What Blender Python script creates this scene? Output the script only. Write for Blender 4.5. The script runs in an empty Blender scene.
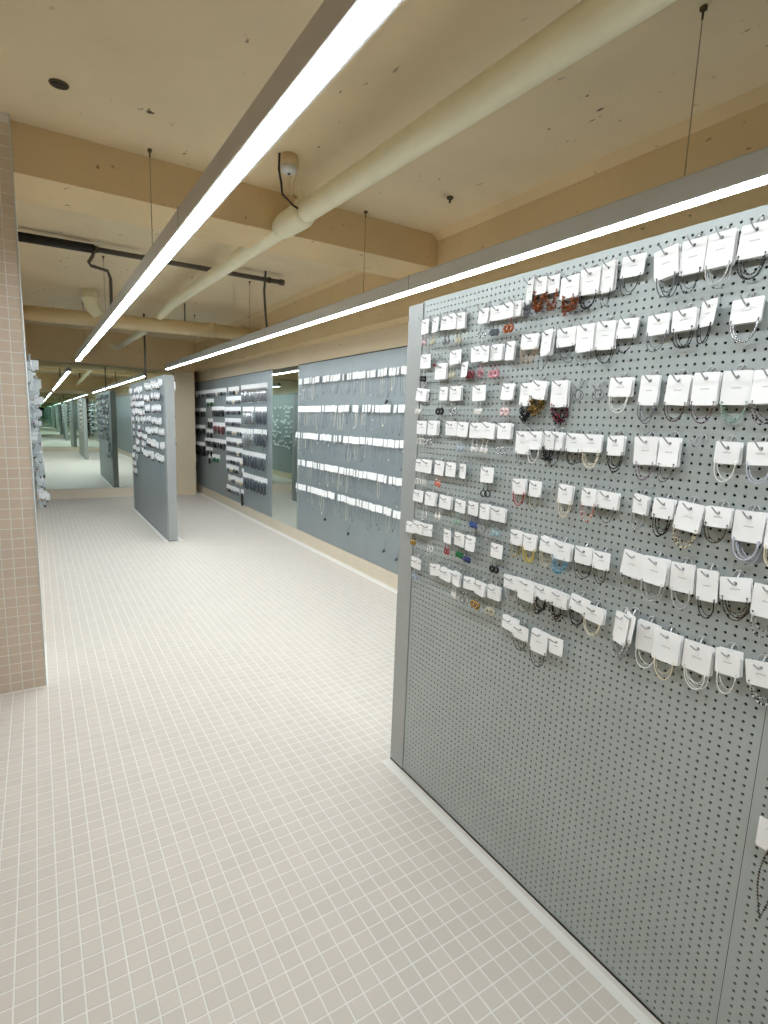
import bpy, bmesh, math, random
import numpy as np
from mathutils import Vector, Matrix

# ------------------------------------------------------------------ camera, world, exposure
scene = bpy.context.scene
COL = scene.collection
CAM_F = 546.7          # focal length in pixels of the 768x1024 frame
cam_data = bpy.data.cameras.new('camera')
cam_data.sensor_fit = 'HORIZONTAL'
cam_data.sensor_width = 36.0
cam_data.lens = 36.0 * CAM_F / 768.0
cam_data.clip_start = 0.02
cam = bpy.data.objects.new('camera', cam_data)
COL.objects.link(cam)
yaw, pit, rol = math.radians(32.416), math.radians(-9.155), math.radians(2.131)
fw = Vector((math.sin(yaw) * math.cos(pit), math.cos(yaw) * math.cos(pit), math.sin(pit)))
rt = Vector((math.cos(yaw), -math.sin(yaw), 0))
up = rt.cross(fw)
r2 = rt * math.cos(rol) + up * math.sin(rol)
u2 = -rt * math.sin(rol) + up * math.cos(rol)
m = Matrix((r2, u2, -fw)).transposed().to_4x4()
m.translation = Vector((0, 0, 1.5))
cam.matrix_world = m
scene.camera = cam

world = bpy.data.worlds.new('world')
scene.world = world
world.use_nodes = True
world.node_tree.nodes['Background'].inputs[0].default_value = (0.8, 0.8, 0.8, 1)
world.node_tree.nodes['Background'].inputs[1].default_value = 0.05

LED = 57.0             # strength of the LED diffusers
scene.view_settings.view_transform = 'Standard'
scene.view_settings.look = 'None'
scene.view_settings.gamma = 1.0
scene.view_settings.use_curve_mapping = False
scene.view_settings.exposure = 0.0
scene.cycles.max_bounces = 16
scene.cycles.diffuse_bounces = 6
scene.cycles.glossy_bounces = 9
scene.cycles.use_denoising = True
scene.cycles.caustics_reflective = False
scene.cycles.caustics_refractive = False

rnd = random.Random(7)

# ------------------------------------------------------------------ materials
MATS = {}
def srgb(r, g, b):
    f = lambda c: ((c / 255.0) / 12.92 if c <= 10 else (((c / 255.0) + 0.055) / 1.055) ** 2.4)
    return (f(r), f(g), f(b), 1.0)

def mat(name, col, rough=0.5, metal=0.0, noise=0.06, scale=12.0, trans=0.0, bump=0.0, spec=0.5):
    """principled surface whose colour wanders a little with a noise texture"""
    if name in MATS: return MATS[name]
    m = bpy.data.materials.new(name); m.use_nodes = True
    nt = m.node_tree; b = nt.nodes['Principled BSDF']
    b.inputs['Roughness'].default_value = rough
    b.inputs['Metallic'].default_value = metal
    b.inputs['Specular IOR Level'].default_value = spec
    if trans: b.inputs['Transmission Weight'].default_value = trans
    tc = nt.nodes.new('ShaderNodeTexCoord')
    nz = nt.nodes.new('ShaderNodeTexNoise'); nz.inputs['Scale'].default_value = scale
    nz.inputs['Detail'].default_value = 4
    nt.links.new(tc.outputs['Object'], nz.inputs['Vector'])
    mx = nt.nodes.new('ShaderNodeMix'); mx.data_type = 'RGBA'
    lo = [max(0, c * (1 - noise)) for c in col[:3]] + [1]; hi = [min(1, c * (1 + noise)) for c in col[:3]] + [1]
    mx.inputs['A'].default_value = lo; mx.inputs['B'].default_value = hi
    nt.links.new(nz.outputs['Fac'], mx.inputs['Factor'])
    nt.links.new(mx.outputs['Result'], b.inputs['Base Color'])
    if bump:
        bp = nt.nodes.new('ShaderNodeBump'); bp.inputs['Strength'].default_value = bump
        bp.inputs['Distance'].default_value = 0.01
        nt.links.new(nz.outputs['Fac'], bp.inputs['Height']); nt.links.new(bp.outputs['Normal'], b.inputs['Normal'])
    MATS[name] = m
    return m

def emit_mat(name, col, strength):
    m = bpy.data.materials.new(name); m.use_nodes = True
    nt = m.node_tree; b = nt.nodes['Principled BSDF']
    b.inputs['Base Color'].default_value = (0.9, 0.9, 0.9, 1)
    b.inputs['Emission Color'].default_value = col
    b.inputs['Emission Strength'].default_value = strength
    MATS[name] = m
    return m

def tile_mat(name, col, var, axes, pitch, phase, rough):
    """glazed mosaic: every tile gets its own slight tone, from its place in the grid"""
    m = bpy.data.materials.new(name); m.use_nodes = True
    nt = m.node_tree; b = nt.nodes['Principled BSDF']; N = nt.nodes.new; K = nt.links.new
    b.inputs['Roughness'].default_value = rough
    g = N('ShaderNodeNewGeometry'); sx = N('ShaderNodeSeparateXYZ'); K(g.outputs['Position'], sx.inputs[0])
    cx = N('ShaderNodeCombineXYZ')
    for i, ax in enumerate(axes):
        s = N('ShaderNodeMath'); s.operation = 'SUBTRACT'; K(sx.outputs['XYZ'.index(ax)], s.inputs[0]); s.inputs[1].default_value = phase[i]
        d = N('ShaderNodeMath'); d.operation = 'DIVIDE'; K(s.outputs[0], d.inputs[0]); d.inputs[1].default_value = pitch
        f = N('ShaderNodeMath'); f.operation = 'FLOOR'; K(d.outputs[0], f.inputs[0]); K(f.outputs[0], cx.inputs[i])
    wn = N('ShaderNodeTexWhiteNoise'); wn.noise_dimensions = '2D'; K(cx.outputs[0], wn.inputs['Vector'])
    nz = N('ShaderNodeTexNoise'); nz.inputs['Scale'].default_value = 3.0; nz.inputs['Detail'].default_value = 3
    K(g.outputs['Position'], nz.inputs['Vector'])
    ad = N('ShaderNodeMath'); ad.operation = 'ADD'; K(wn.outputs['Value'], ad.inputs[0]); K(nz.outputs['Fac'], ad.inputs[1])
    hv = N('ShaderNodeMath'); hv.operation = 'MULTIPLY'; K(ad.outputs[0], hv.inputs[0]); hv.inputs[1].default_value = 0.5
    mx = N('ShaderNodeMix'); mx.data_type = 'RGBA'
    mx.inputs['A'].default_value = [c * (1 - var) for c in col[:3]] + [1]
    mx.inputs['B'].default_value = [min(1, c * (1 + var)) for c in col[:3]] + [1]
    K(hv.outputs[0], mx.inputs['Factor']); K(mx.outputs['Result'], b.inputs['Base Color'])
    MATS[name] = m
    return m

def plaster_mat(name, col, dark, seed=0.0):
    """old painted concrete: patchy paint, roller relief, a few chips and scuffs"""
    m = bpy.data.materials.new(name); m.use_nodes = True
    nt = m.node_tree; b = nt.nodes['Principled BSDF']; N = nt.nodes.new; K = nt.links.new
    b.inputs['Roughness'].default_value = 0.75
    g = N('ShaderNodeNewGeometry'); mp = N('ShaderNodeMapping'); mp.inputs['Location'].default_value = (seed, seed * 2, 0)
    K(g.outputs['Position'], mp.inputs['Vector'])
    n1 = N('ShaderNodeTexNoise'); n1.inputs['Scale'].default_value = 1.6; n1.inputs['Detail'].default_value = 6
    n1.inputs['Roughness'].default_value = 0.65
    K(mp.outputs[0], n1.inputs['Vector'])
    mx = N('ShaderNodeMix'); mx.data_type = 'RGBA'
    mx.inputs['A'].default_value = [c * 0.86 for c in col[:3]] + [1]; mx.inputs['B'].default_value = [min(1, c * 1.12) for c in col[:3]] + [1]
    K(n1.outputs['Fac'], mx.inputs['Factor'])
    # chips: sparse, small, stretched
    mp2 = N('ShaderNodeMapping'); mp2.inputs['Scale'].default_value = (1.0, 0.45, 1.0); mp2.inputs['Rotation'].default_value = (0, 0, 0.5)
    K(mp.outputs[0], mp2.inputs['Vector'])
    n2 = N('ShaderNodeTexNoise'); n2.inputs['Scale'].default_value = 26.0; n2.inputs['Detail'].default_value = 2
    K(mp2.outputs[0], n2.inputs['Vector'])
    n3 = N('ShaderNodeTexNoise'); n3.inputs['Scale'].default_value = 2.2; n3.inputs['Detail'].default_value = 1
    K(mp.outputs[0], n3.inputs['Vector'])
    r2 = N('ShaderNodeValToRGB'); r2.color_ramp.elements[0].position = 0.695; r2.color_ramp.elements[1].position = 0.74
    K(n2.outputs['Fac'], r2.inputs['Fac'])
    r3 = N('ShaderNodeValToRGB'); r3.color_ramp.elements[0].position = 0.48; r3.color_ramp.elements[1].position = 0.58
    K(n3.outputs['Fac'], r3.inputs['Fac'])
    mu = N('ShaderNodeMath'); mu.operation = 'MULTIPLY'; K(r2.outputs['Color'], mu.inputs[0]); K(r3.outputs['Color'], mu.inputs[1])
    m2 = N('ShaderNodeMix'); m2.data_type = 'RGBA'; m2.inputs['B'].default_value = dark
    K(mx.outputs['Result'], m2.inputs['A']); K(mu.outputs[0], m2.inputs['Factor'])
    K(m2.outputs['Result'], b.inputs['Base Color'])
    bp = N('ShaderNodeBump'); bp.inputs['Strength'].default_value = 0.12; bp.inputs['Distance'].default_value = 0.02
    K(n1.outputs['Fac'], bp.inputs['Height']); K(bp.outputs['Normal'], b.inputs['Normal'])
    MATS[name] = m
    return m

def pegboard_mat(name, col, holes):
    """grey powder-coated steel; far boards carry their hole grid as a fine pattern"""
    m = bpy.data.materials.new(name); m.use_nodes = True
    nt = m.node_tree; b = nt.nodes['Principled BSDF']; N = nt.nodes.new; K = nt.links.new
    b.inputs['Roughness'].default_value = 0.42; b.inputs['Metallic'].default_value = 0.25
    g = N('ShaderNodeNewGeometry')
    nz = N('ShaderNodeTexNoise'); nz.inputs['Scale'].default_value = 4.0; nz.inputs['Detail'].default_value = 5
    K(g.outputs['Position'], nz.inputs['Vector'])
    mx = N('ShaderNodeMix'); mx.data_type = 'RGBA'
    mx.inputs['A'].default_value = [c * 0.92 for c in col[:3]] + [1]; mx.inputs['B'].default_value = [c * 1.08 for c in col[:3]] + [1]
    K(nz.outputs['Fac'], mx.inputs['Factor'])
    out = mx.outputs['Result']
    if holes:
        sx = N('ShaderNodeSeparateXYZ'); K(g.outputs['Position'], sx.inputs[0])
        sq = []
        for ax in (1, 2):
            d = N('ShaderNodeMath'); d.operation = 'DIVIDE'; K(sx.outputs[ax], d.inputs[0]); d.inputs[1].default_value = 0.0205
            f = N('ShaderNodeMath'); f.operation = 'FRACT'; K(d.outputs[0], f.inputs[0])
            s = N('ShaderNodeMath'); s.operation = 'SUBTRACT'; K(f.outputs[0], s.inputs[0]); s.inputs[1].default_value = 0.5
            p = N('ShaderNodeMath'); p.operation = 'POWER'; K(s.outputs[0], p.inputs[0]); p.inputs[1].default_value = 2.0
            sq.append(p)
        a = N('ShaderNodeMath'); a.operation = 'ADD'; K(sq[0].outputs[0], a.inputs[0]); K(sq[1].outputs[0], a.inputs[1])
        l = N('ShaderNodeMath'); l.operation = 'LESS_THAN'; K(a.outputs[0], l.inputs[0]); l.inputs[1].default_value = 0.048
        m2 = N('ShaderNodeMix'); m2.data_type = 'RGBA'; m2.inputs['B'].default_value = (0.02, 0.02, 0.02, 1)
        K(out, m2.inputs['A']); K(l.outputs[0], m2.inputs['Factor']); out = m2.outputs['Result']
    K(out, b.inputs['Base Color'])
    MATS[name] = m
    return m

PITCH = 0.0525
FX0, FY0 = -0.130, 1.519          # a grout crossing of the floor grid
PX1, PY = -0.033, 3.371           # right edge and face of the tiled pier
M_FLOOR = tile_mat('floor_tile', srgb(206, 198, 188), 0.05, 'XY', PITCH, (FX0, FY0), 0.6)
M_PIER = tile_mat('pier_tile', srgb(212, 195, 177), 0.06, 'XZ', PITCH, (PX1, 0.0), 0.35)
M_GROUT = mat('grout', srgb(228, 226, 220), 0.8, noise=0.04, scale=8)
M_CEIL = plaster_mat('ceiling_paint', srgb(231, 213, 178), srgb(96, 76, 46))
M_BEAM = plaster_mat('beam_paint', srgb(226, 202, 158), srgb(120, 96, 56), 3.7)
M_WALL = plaster_mat('wall_paint', srgb(228, 211, 182), srgb(170, 145, 110), 8.1)
M_PLINTH = mat('plinth_paint', srgb(218, 206, 186), 0.6, noise=0.06, scale=5)
M_SEAL = mat('sealant', srgb(216, 210, 202), .6, noise=.06, scale=9)
M_PEG = pegboard_mat('pegboard_steel', srgb(176, 184, 183), False)
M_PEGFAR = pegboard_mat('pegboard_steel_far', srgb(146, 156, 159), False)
M_POST = mat('post_steel', srgb(168, 172, 171), 0.4, 0.2, 0.06, 6)
M_MIRROR = mat('mirror_glass', (0.76, 0.85, 0.80, 1), 0.0, 1.0, 0.0)
M_MEDGE = mat('mirror_edge', srgb(120, 150, 135), 0.3)
M_HOUSE = mat('aluminium_profile', srgb(205, 203, 200), 0.5, 0.1, 0.05, 10)
M_LENS = emit_mat('led_diffuser', (0.885, 0.955, 1.0, 1), LED)
M_STEEL = mat('hook_steel', srgb(185, 185, 188), 0.35, 0.4, 0.05, 60)
M_RING = mat('hook_ring', srgb(205, 207, 208), 0.3, 0.3, 0.03, 60)
M_CARD = mat('card_stock', srgb(250, 250, 250), 0.6, noise=0.01, scale=40)
M_PRINT = mat('card_print', srgb(190, 190, 192), 0.7, noise=0.02)
M_PIPE = mat('cream_pipe', srgb(250, 243, 212), 0.5, noise=0.08, scale=6, bump=0.1)
M_PIPE2 = mat('beige_pipe', srgb(226, 204, 160), 0.55, noise=0.08, scale=6, bump=0.1)
M_BLACK = mat('black_rubber_shade', srgb(32, 27, 22), 0.6)
M_DARK = mat('dark_conduit', srgb(92, 84, 74), 0.5)
M_WIRE = mat('wire', srgb(160, 145, 115), 0.4, 0.5)
M_WHITEPL = mat('white_plastic', srgb(222, 226, 230), 0.35)
M_RUST = mat('rusty_metal', srgb(90, 78, 55), 0.6, 0.4, 0.3, 40)

JCOL = {  # jewellery colours: first the main colour, then an accent for mixed strings
 'pinkclear': ((222,196,200),), 'creamclear': ((214,208,182),), 'grey': ((120,122,128),), 'silver': ((190,192,196),),
 'slate': ((84,90,98),), 'brown': ((150,78,40),(95,55,35)), 'black': ((24,24,26),), 'wine': ((120,42,50),), 'pink': ((205,140,150),),
 'palepink': ((226,200,200),), 'pearl': ((226,224,220),), 'bluegrey': ((168,180,196),), 'coral': ((214,120,104),(236,226,214)),
 'palegreen': ((170,200,182),(196,214,204)), 'blue': ((66,92,158),), 'paleblue': ((178,204,214),), 'gold': ((176,140,78),(60,48,34)), 'red': ((182,38,44),),
 'green': ((34,110,66),), 'navy': ((36,46,104),), 'tan': ((190,150,104),), 'wineblack': ((30,26,30),(170,40,60)),
 'white': ((236,236,232),), 'cream': ((228,216,190),(238,232,220)), 'olive': ((128,124,92),), 'goldthin': ((206,182,110),),
 'yellow': ((218,196,84),), 'skyblue': ((112,170,196),(150,196,214)), 'blackbrown': ((34,28,26),(98,74,56)), 'clear': ((214,216,214),),
 'clearthick': ((206,208,220),), 'greyblack': ((30,30,32),(150,150,154)), 'purple': ((52,38,50),(150,110,140)), 'winegrey': ((60,30,38),(170,160,165)),
 'mauve': ((150,130,152),(110,70,90)), 'lavender': ((190,196,214),), 'creamblack': ((226,212,180),(34,30,30)), 'clearblack': ((214,214,214),(28,28,28)),
}
CNAME = {'pinkclear': 'clear pink', 'creamclear': 'cream', 'goldthin': 'thin gold', 'wineblack': 'black and wine', 'blackbrown': 'dark brown',
 'greyblack': 'black and grey', 'winegrey': 'dark wine', 'creamblack': 'cream and black', 'clearblack': 'clear and black', 'clearthick': 'thick clear',
 'palepink': 'pale pink', 'palegreen': 'pale green', 'paleblue': 'pale blue', 'skyblue': 'sky blue', 'bluegrey': 'blue grey'}
def cname(c): return CNAME.get(c, c)
def jmats(c):
    out = []
    metal = 0.8 if c in ('silver', 'gold', 'goldthin') else 0.0
    tr = 0.25 if c in ('clear', 'clearthick', 'pinkclear', 'creamclear', 'palegreen', 'paleblue') else 0.0
    for i, rgb in enumerate(JCOL[c]):
        out.append(mat('bead_%s_%d' % (c, i), srgb(*rgb), 0.25, metal, 0.05, 80, tr))
    if len(out) == 1: out.append(out[0])
    return out

# ------------------------------------------------------------------ mesh helpers
class MB:
    """collects vertices and faces; build() links them as one mesh object"""
    def __init__(s): s.v = []; s.f = []; s.mi = []; s.smooth = []
    def add(s, verts, faces, mi=0, smooth=False):
        o = len(s.v); s.v += [tuple(v) for v in verts]
        for f in faces: s.f.append(tuple(i + o for i in f)); s.mi.append(mi); s.smooth.append(smooth)
        return s
    def box(s, x0, x1, y0, y1, z0, z1, mi=0, bev=0.0):
        if bev <= 0:
            v = [(x, y, z) for z in (z0, z1) for y in (y0, y1) for x in (x0, x1)]
            f = [(0,2,3,1), (4,5,7,6), (0,1,5,4), (2,6,7,3), (0,4,6,2), (1,3,7,5)]
            return s.add(v, f, mi)
        b = bev
        bm = bmesh.new(); bmesh.ops.create_cube(bm, size=1.0)
        for q in bm.verts: q.co = Vector((x0 + (q.co.x + .5) * (x1 - x0), y0 + (q.co.y + .5) * (y1 - y0), z0 + (q.co.z + .5) * (z1 - z0)))
        bmesh.ops.bevel(bm, geom=list(bm.edges), offset=b, segments=2, affect='EDGES', profile=0.7)
        return s.bm(bm, mi)
    def bm(s, bm, mi=0, smooth=False):
        bm.verts.index_update()
        s.add([v.co.copy() for v in bm.verts], [[v.index for v in f.verts] for f in bm.faces], mi, smooth); bm.free()
        return s
    def tube(s, pts, r, n=8, mi=0, caps=True, closed=False):
        pts = [Vector(p) for p in pts]; rings = []; L = len(pts)
        rr = r if isinstance(r, (list, tuple)) else [r] * L
        prev = None
        for i, p in enumerate(pts):
            if closed: t = (pts[(i + 1) % L] - pts[i - 1])
            else: t = pts[min(i + 1, L - 1)] - pts[max(i - 1, 0)]
            t.normalize()
            if prev is None:
                a = Vector((0, 0, 1)) if abs(t.z) < 0.9 else Vector((1, 0, 0))
                u = t.cross(a).normalized()
            else:
                u = (prev - t * prev.dot(t)); u = u.normalized() if u.length > 1e-6 else t.orthogonal().normalized()
            prev = u; w = t.cross(u)
            rings.append([p + (u * math.cos(2 * math.pi * k / n) + w * math.sin(2 * math.pi * k / n)) * rr[i] for k in range(n)])
        v = [q for rg in rings for q in rg]; f = []
        for i in range(L if closed else L - 1):
            j = (i + 1) % L
            for k in range(n):
                f.append((i * n + k, i * n + (k + 1) % n, j * n + (k + 1) % n, j * n + k))
        if caps and not closed:
            f.append(tuple(range(n - 1, -1, -1))); f.append(tuple((L - 1) * n + k for k in range(n)))
        return s.add(v, f, mi, True)
    def ball(s, c, r, mi=0, sub=1, sc=(1, 1, 1)):
        bm = bmesh.new(); bmesh.ops.create_icosphere(bm, subdivisions=sub, radius=r)
        for q in bm.verts: q.co = Vector((q.co.x * sc[0] + c[0], q.co.y * sc[1] + c[1], q.co.z * sc[2] + c[2]))
        return s.bm(bm, mi, True)
    def bead(s, c, r, mi=0):
        x, y, z = c
        return s.add([(x+r,y,z),(x-r,y,z),(x,y+r,z),(x,y-r,z),(x,y,z+r),(x,y,z-r)],
                     [(0,2,4),(2,1,4),(1,3,4),(3,0,4),(2,0,5),(1,2,5),(3,1,5),(0,3,5)], mi, True)
    def torus(s, c, R, r, n=14, k=6, mi=0, tilt=0.0):
        pts = []
        for i in range(n):
            a = 2 * math.pi * i / n
            pts.append(Vector((math.sin(tilt) * R * math.cos(a) + c[0], math.cos(tilt) * R * math.cos(a) + c[1], R * math.sin(a) + c[2])))
        return s.tube(pts, r, k, mi, closed=True)
    def mesh(s, name, mats):
        me = bpy.data.meshes.new(name); me.from_pydata(s.v, [], s.f)
        for m_ in (mats if isinstance(mats, (list, tuple)) else [mats]): me.materials.append(m_)
        me.polygons.foreach_set('material_index', s.mi)
        me.polygons.foreach_set('use_smooth', s.smooth)
        me.update()
        return me
    def build(s, name, mats, parent=None, loc=None):
        return obj(name, s.mesh(name, mats), parent, loc)

def obj(name, me, parent=None, loc=None):
    o = bpy.data.objects.new(name, me); COL.objects.link(o)
    if parent is not None: o.parent = parent
    if loc is not None: o.location = loc
    return o
def empty(name, loc=(0, 0, 0)):
    o = bpy.data.objects.new(name, None); COL.objects.link(o); o.location = loc; o.empty_display_size = 0.05
    return o
def tag(o, label=None, cat=None, group=None, kind=None):
    if label: o['label'] = label
    if cat: o['category'] = cat
    if group: o['group'] = group
    if kind: o['kind'] = kind
    return o
def structure(name, mb, mats, label=None, cat=None):
    o = mb.build(name, mats)
    return tag(o, label, cat, kind='structure')
ORD = ['zeroth','first','second','third','fourth','fifth','sixth','seventh','eighth','ninth','tenth','eleventh','twelfth','thirteenth','fourteenth','fifteenth',
 'sixteenth','seventeenth','eighteenth','nineteenth','twentieth','twenty-first','twenty-second','twenty-third','twenty-fourth','twenty-fifth','twenty-sixth',
 'twenty-seventh','twenty-eighth','twenty-ninth','thirtieth','thirty-first','thirty-second','thirty-third','thirty-fourth','thirty-fifth','thirty-sixth','thirty-seventh',
 'thirty-eighth','thirty-ninth','fortieth'] + ['number-%d' % i for i in range(41, 200)]
NUM = ['zero','one','two','three','four','five','six','seven','eight','nine','ten','eleven','twelve','thirteen']

# ------------------------------------------------------------------ setting
YB, YF = 11.06, -2.55           # mirror planes at the far and near end
ZC = 2.875
XW = 2.712                      # right wall
structure('floor', MB().box(-2.3, 2.95, YF - .3, 11.8, -0.12, 0.0), M_GROUT, 'pale floor of small square cream mosaic tiles with white grout', 'floor')
FLOOR = bpy.data.objects['floor']
structure('ceiling', MB().box(-2.3, 2.95, YF - .3, 11.8, ZC, ZC + .15), M_CEIL, 'beige painted concrete ceiling with chips and stains', 'ceiling')
structure('wall_right', MB().box(XW + .015, 2.95, YF - .3, 11.8, 0.0, ZC), M_WALL, 'beige wall behind the pegboards on the right', 'wall')
w = MB().box(-2.3, 2.2, YB + .012, 11.8, 0.0, ZC)
structure('wall_back', w, M_WALL, 'beige end wall carrying the large mirror', 'wall')
structure('wall_end', MB().box(2.2, 2.95, 11.55, 11.8, 0.0, ZC), M_WALL, 'short beige wall behind the far pillar', 'wall')
structure('wall_front', MB().box(-2.3, 2.95, YF - .3, YF - .012, 0.0, ZC), M_WALL, 'beige wall behind the viewer with a mirror', 'wall')
structure('wall_left', MB().box(-2.3, -0.075, 4.0, 11.8, 0.0, ZC), M_WALL, 'left wall beyond the tiled pier', 'wall')
structure('wall_side', MB().box(-2.3, -2.15, YF - .3, PY, 0.0, ZC), M_WALL, 'beige wall on the near left side', 'wall')
structure('pillar', MB().box(2.2, 2.58, 10.95, 11.55, 0.0, ZC), M_WALL, 'smooth beige square pillar at the far right corner', 'pillar')
# plinths under the wall boards and mirrors
structure('baseboard_right', MB().box(2.70, XW + .02, YF, 11.5, 0.0, 0.145, bev=.004), M_PLINTH, 'low beige plinth under the right wall boards', 'baseboard')
structure('baseboard_back', MB().box(-0.07, 2.2, 11.01, YB + .02, 0.0, 0.16, bev=.004), M_PLINTH, 'low beige plinth under the far mirror', 'baseboard')
structure('baseboard_front', MB().box(-2.15, 2.70, YF - .02, YF + .05, 0.0, 0.15, bev=.004), M_PLINTH, 'low beige plinth under the near mirror', 'baseboard')
structure('trim_1', MB().box(2.688, 2.70, YF + .05, 10.95, 0.0, 0.012), M_GROUT, 'white sealant line between floor and right plinth', 'trim')

# beams
def beam(name, mb, label):
    return structure(name, mb, M_BEAM, label, 'beam')
beam('ceiling_beam', MB().box(-0.075, 2.56, 3.433, 3.86, 2.645, ZC), 'beige concrete cross beam spanning the ceiling beyond the tiled pier')
rb = MB().box(2.56, XW + .02, YF, 11.55, 2.36, ZC)
rb.add([(2.50, YF, ZC), (2.56, YF, 2.835), (2.56, YF, ZC), (2.50, 11.55, ZC), (2.56, 11.55, 2.835), (2.56, 11.55, ZC)],
       [(0, 3, 4, 1), (0, 1, 2), (3, 5, 4)])
beam('ceiling_beam', rb, 'long beige concrete beam running along the top of the right wall')
beam('ceiling_beam', MB().box(-0.075, 2.56, 10.8, YB + .02, 2.33, ZC), 'far beige cross beam above the end mirror')
beam('ceiling_beam', MB().box(-2.15, 2.56, YF, YF + .4, 2.33, ZC), 'beige cross beam above the mirror behind the viewer')

# floor tiles: the ones that show largest are single parts, the rest one joined part
TS = PITCH - 0.0042; TH = 0.0008
def tile_mesh(name, m_, axes):
    h = TS / 2; e = h - 0.0012
    lo = [(-h, -h), (h, -h), (h, h), (-h, h)]; hi = [(-e, -e), (e, -e), (e, e), (-e, e)]
    if axes == 'XY': v = [(a, b, 0) for a, b in lo] + [(a, b, TH) for a, b in hi]
    else: v = [(a, 0, b) for a, b in lo] + [(a, -TH, b) for a, b in hi]
    return MB().add(v, [(4,5,6,7), (0,1,5,4), (1,2,6,5), (2,3,7,6), (3,0,4,7)]).mesh(name, m_)
def project(p):
    q = Vector(p) - Vector((0, 0, 1.5)); d = q.dot(fw)
    if d < 0.05: return None
    return 384 + CAM_F * q.dot(r2) / d, 512 - CAM_F * q.dot(u2) / d, d
def joined_tiles(name, centres, axes, m_, parent):
    h = TS / 2; e = h - 0.0012
    lo = np.array([(-h, -h), (h, -h), (h, h), (-h, h)]); hi = np.array([(-e, -e), (e, -e), (e, e), (-e, e)])
    n = len(centres); V = np.zeros((n, 8, 3)); c = np.array(centres)
    if axes == 'XY':
        V[:, :4, 0] = lo[:, 0]; V[:, :4, 1] = lo[:, 1]; V[:, 4:, 0] = hi[:, 0]; V[:, 4:, 1] = hi[:, 1]; V[:, 4:, 2] = TH
    else:
        V[:, :4, 0] = lo[:, 0]; V[:, :4, 2] = lo[:, 1]; V[:, 4:, 0] = hi[:, 0]; V[:, 4:, 2] = hi[:, 1]; V[:, 4:, 1] = -TH
    V += c[:, None, :]
    F = np.array([(4,5,6,7), (0,1,5,4), (1,2,6,5), (2,3,7,6), (3,0,4,7)])
    F = (F[None] + (np.arange(n) * 8)[:, None, None]).reshape(-1, 4)
    me = bpy.data.meshes.new(name)
    me.vertices.add(n * 8); me.vertices.foreach_set('co', V.reshape(-1))
    me.loops.add(len(F) * 4); me.loops.foreach_set('vertex_index', F.reshape(-1).astype(np.int32))
    me.polygons.add(len(F)); me.polygons.foreach_set('loop_start', (np.arange(len(F)) * 4).astype(np.int32))
    me.polygons.foreach_set('use_smooth', np.zeros(len(F), dtype=bool)); me.materials.append(m_); me.update(calc_edges=True); me.validate()
    o = obj(name, me, parent); o['kind'] = 'stuff'
    return o

PART_Y = [(-0.94, 1.887), (6.84, 9.66)]
ctr = []
i0 = int(math.floor((-2.15 - FX0) / PITCH)) + 1; i1 = int((2.688 - FX0) / PITCH)
j0 = int(math.floor((YF + .05 - FY0) / PITCH)) + 1; j1 = int((11.0 - FY0) / PITCH)
for i in range(i0, i1):
    for j in range(j0, j1):
        x = FX0 + (i + .5) * PITCH; y = FY0 + (j + .5) * PITCH
        if y > PY - 0.03 and x < -0.075: continue
        if y > PY - 0.03 and y < 4.03 and x < PX1 + .02: continue
        if x > 2.16 and y > 10.91: continue
        if 1.258 < x + PITCH / 2 and x - PITCH / 2 < 1.40 and any(a - .02 < y < b + .02 for a, b in PART_Y): continue
        ctr.append((x, y, 0.0))
def shown(c):
    p = project(c)
    return p is not None and -6 < p[0] < 774 and -6 < p[1] < 1030
vis = sorted([c for c in ctr if shown(c)], key=lambda c: (Vector(c) - Vector((0, 0, 1.5))).length)
vis = [c for c in vis if not (c[0] > 1.28 and c[1] < 1.9)]
near = set(vis[:300])
tm = tile_mesh('tile', M_FLOOR, 'XY')
for c in vis[:300]: obj('tile', tm, FLOOR, c)
joined_tiles('tile_field', [c for c in ctr if c not in near], 'XY', M_FLOOR, FLOOR)

# tiled pier at the left
pier = structure('wall_pier', MB().box(-1.6, PX1, PY, 4.0, 0.0, ZC), M_GROUT, 'pier faced with small pinkish beige square tiles at the left edge', 'pier')
MB().box(PX1 - .002, PX1 + .003, PY - .003, PY + .004, 0, ZC).build('corner_trim', mat('corner_trim', srgb(205, 212, 214), .3, .3), pier)
ctr = []
for i in range(29):
    for k in range(54):
        ctr.append((PX1 - .0015 - (i + .5) * PITCH, PY, (k + .5) * PITCH))
vis = [c for c in ctr if shown(c)][:300]
near = set(vis)
tm = tile_mesh('tile', M_PIER, 'XZ')
for c in vis: obj('tile', tm, pier, c)
joined_tiles('tile_field', [c for c in ctr if c not in near], 'XZ', M_PIER, pier)

# ------------------------------------------------------------------ mirrors
def mirror(label, x0, x1, y0, y1, z0, z1, axis):
    r = empty('wall_mirror', ((x0 + x1) / 2, (y0 + y1) / 2, z0))
    tag(r, label, 'mirror')
    L = lambda mb, n, m_: mb.build(n, m_, r, -r.location)
    L(MB().box(x0, x1, y0, y1, z0, z1), 'glass', M_MIRROR)
    e = .004
    if axis == 'x': L(MB().box(x0 - .001, x1, y0 - e, y0, z0, z1).box(x0 - .001, x1, y1, y1 + e, z0, z1), 'edge', M_MEDGE)
    else: L(MB().box(x0, x1, y0 - .001, y1 + .001, z1, z1 + e), 'edge', M_MEDGE)
    return r
mirror('tall narrow mirror set between the two pegboards on the right wall', XW - .002, XW + .012, 6.313, 7.172, 0.147, 2.157, 'x')
mirror('large mirror covering the far end wall above the plinth', -0.07, 2.195, YB, YB + .010, 0.162, 2.326, 'y')
mirror('mirror on the wall behind the viewer, seen only as a reflection', -2.1, 2.69, YF - .010, YF, 0.152, 2.20, 'y')

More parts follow.
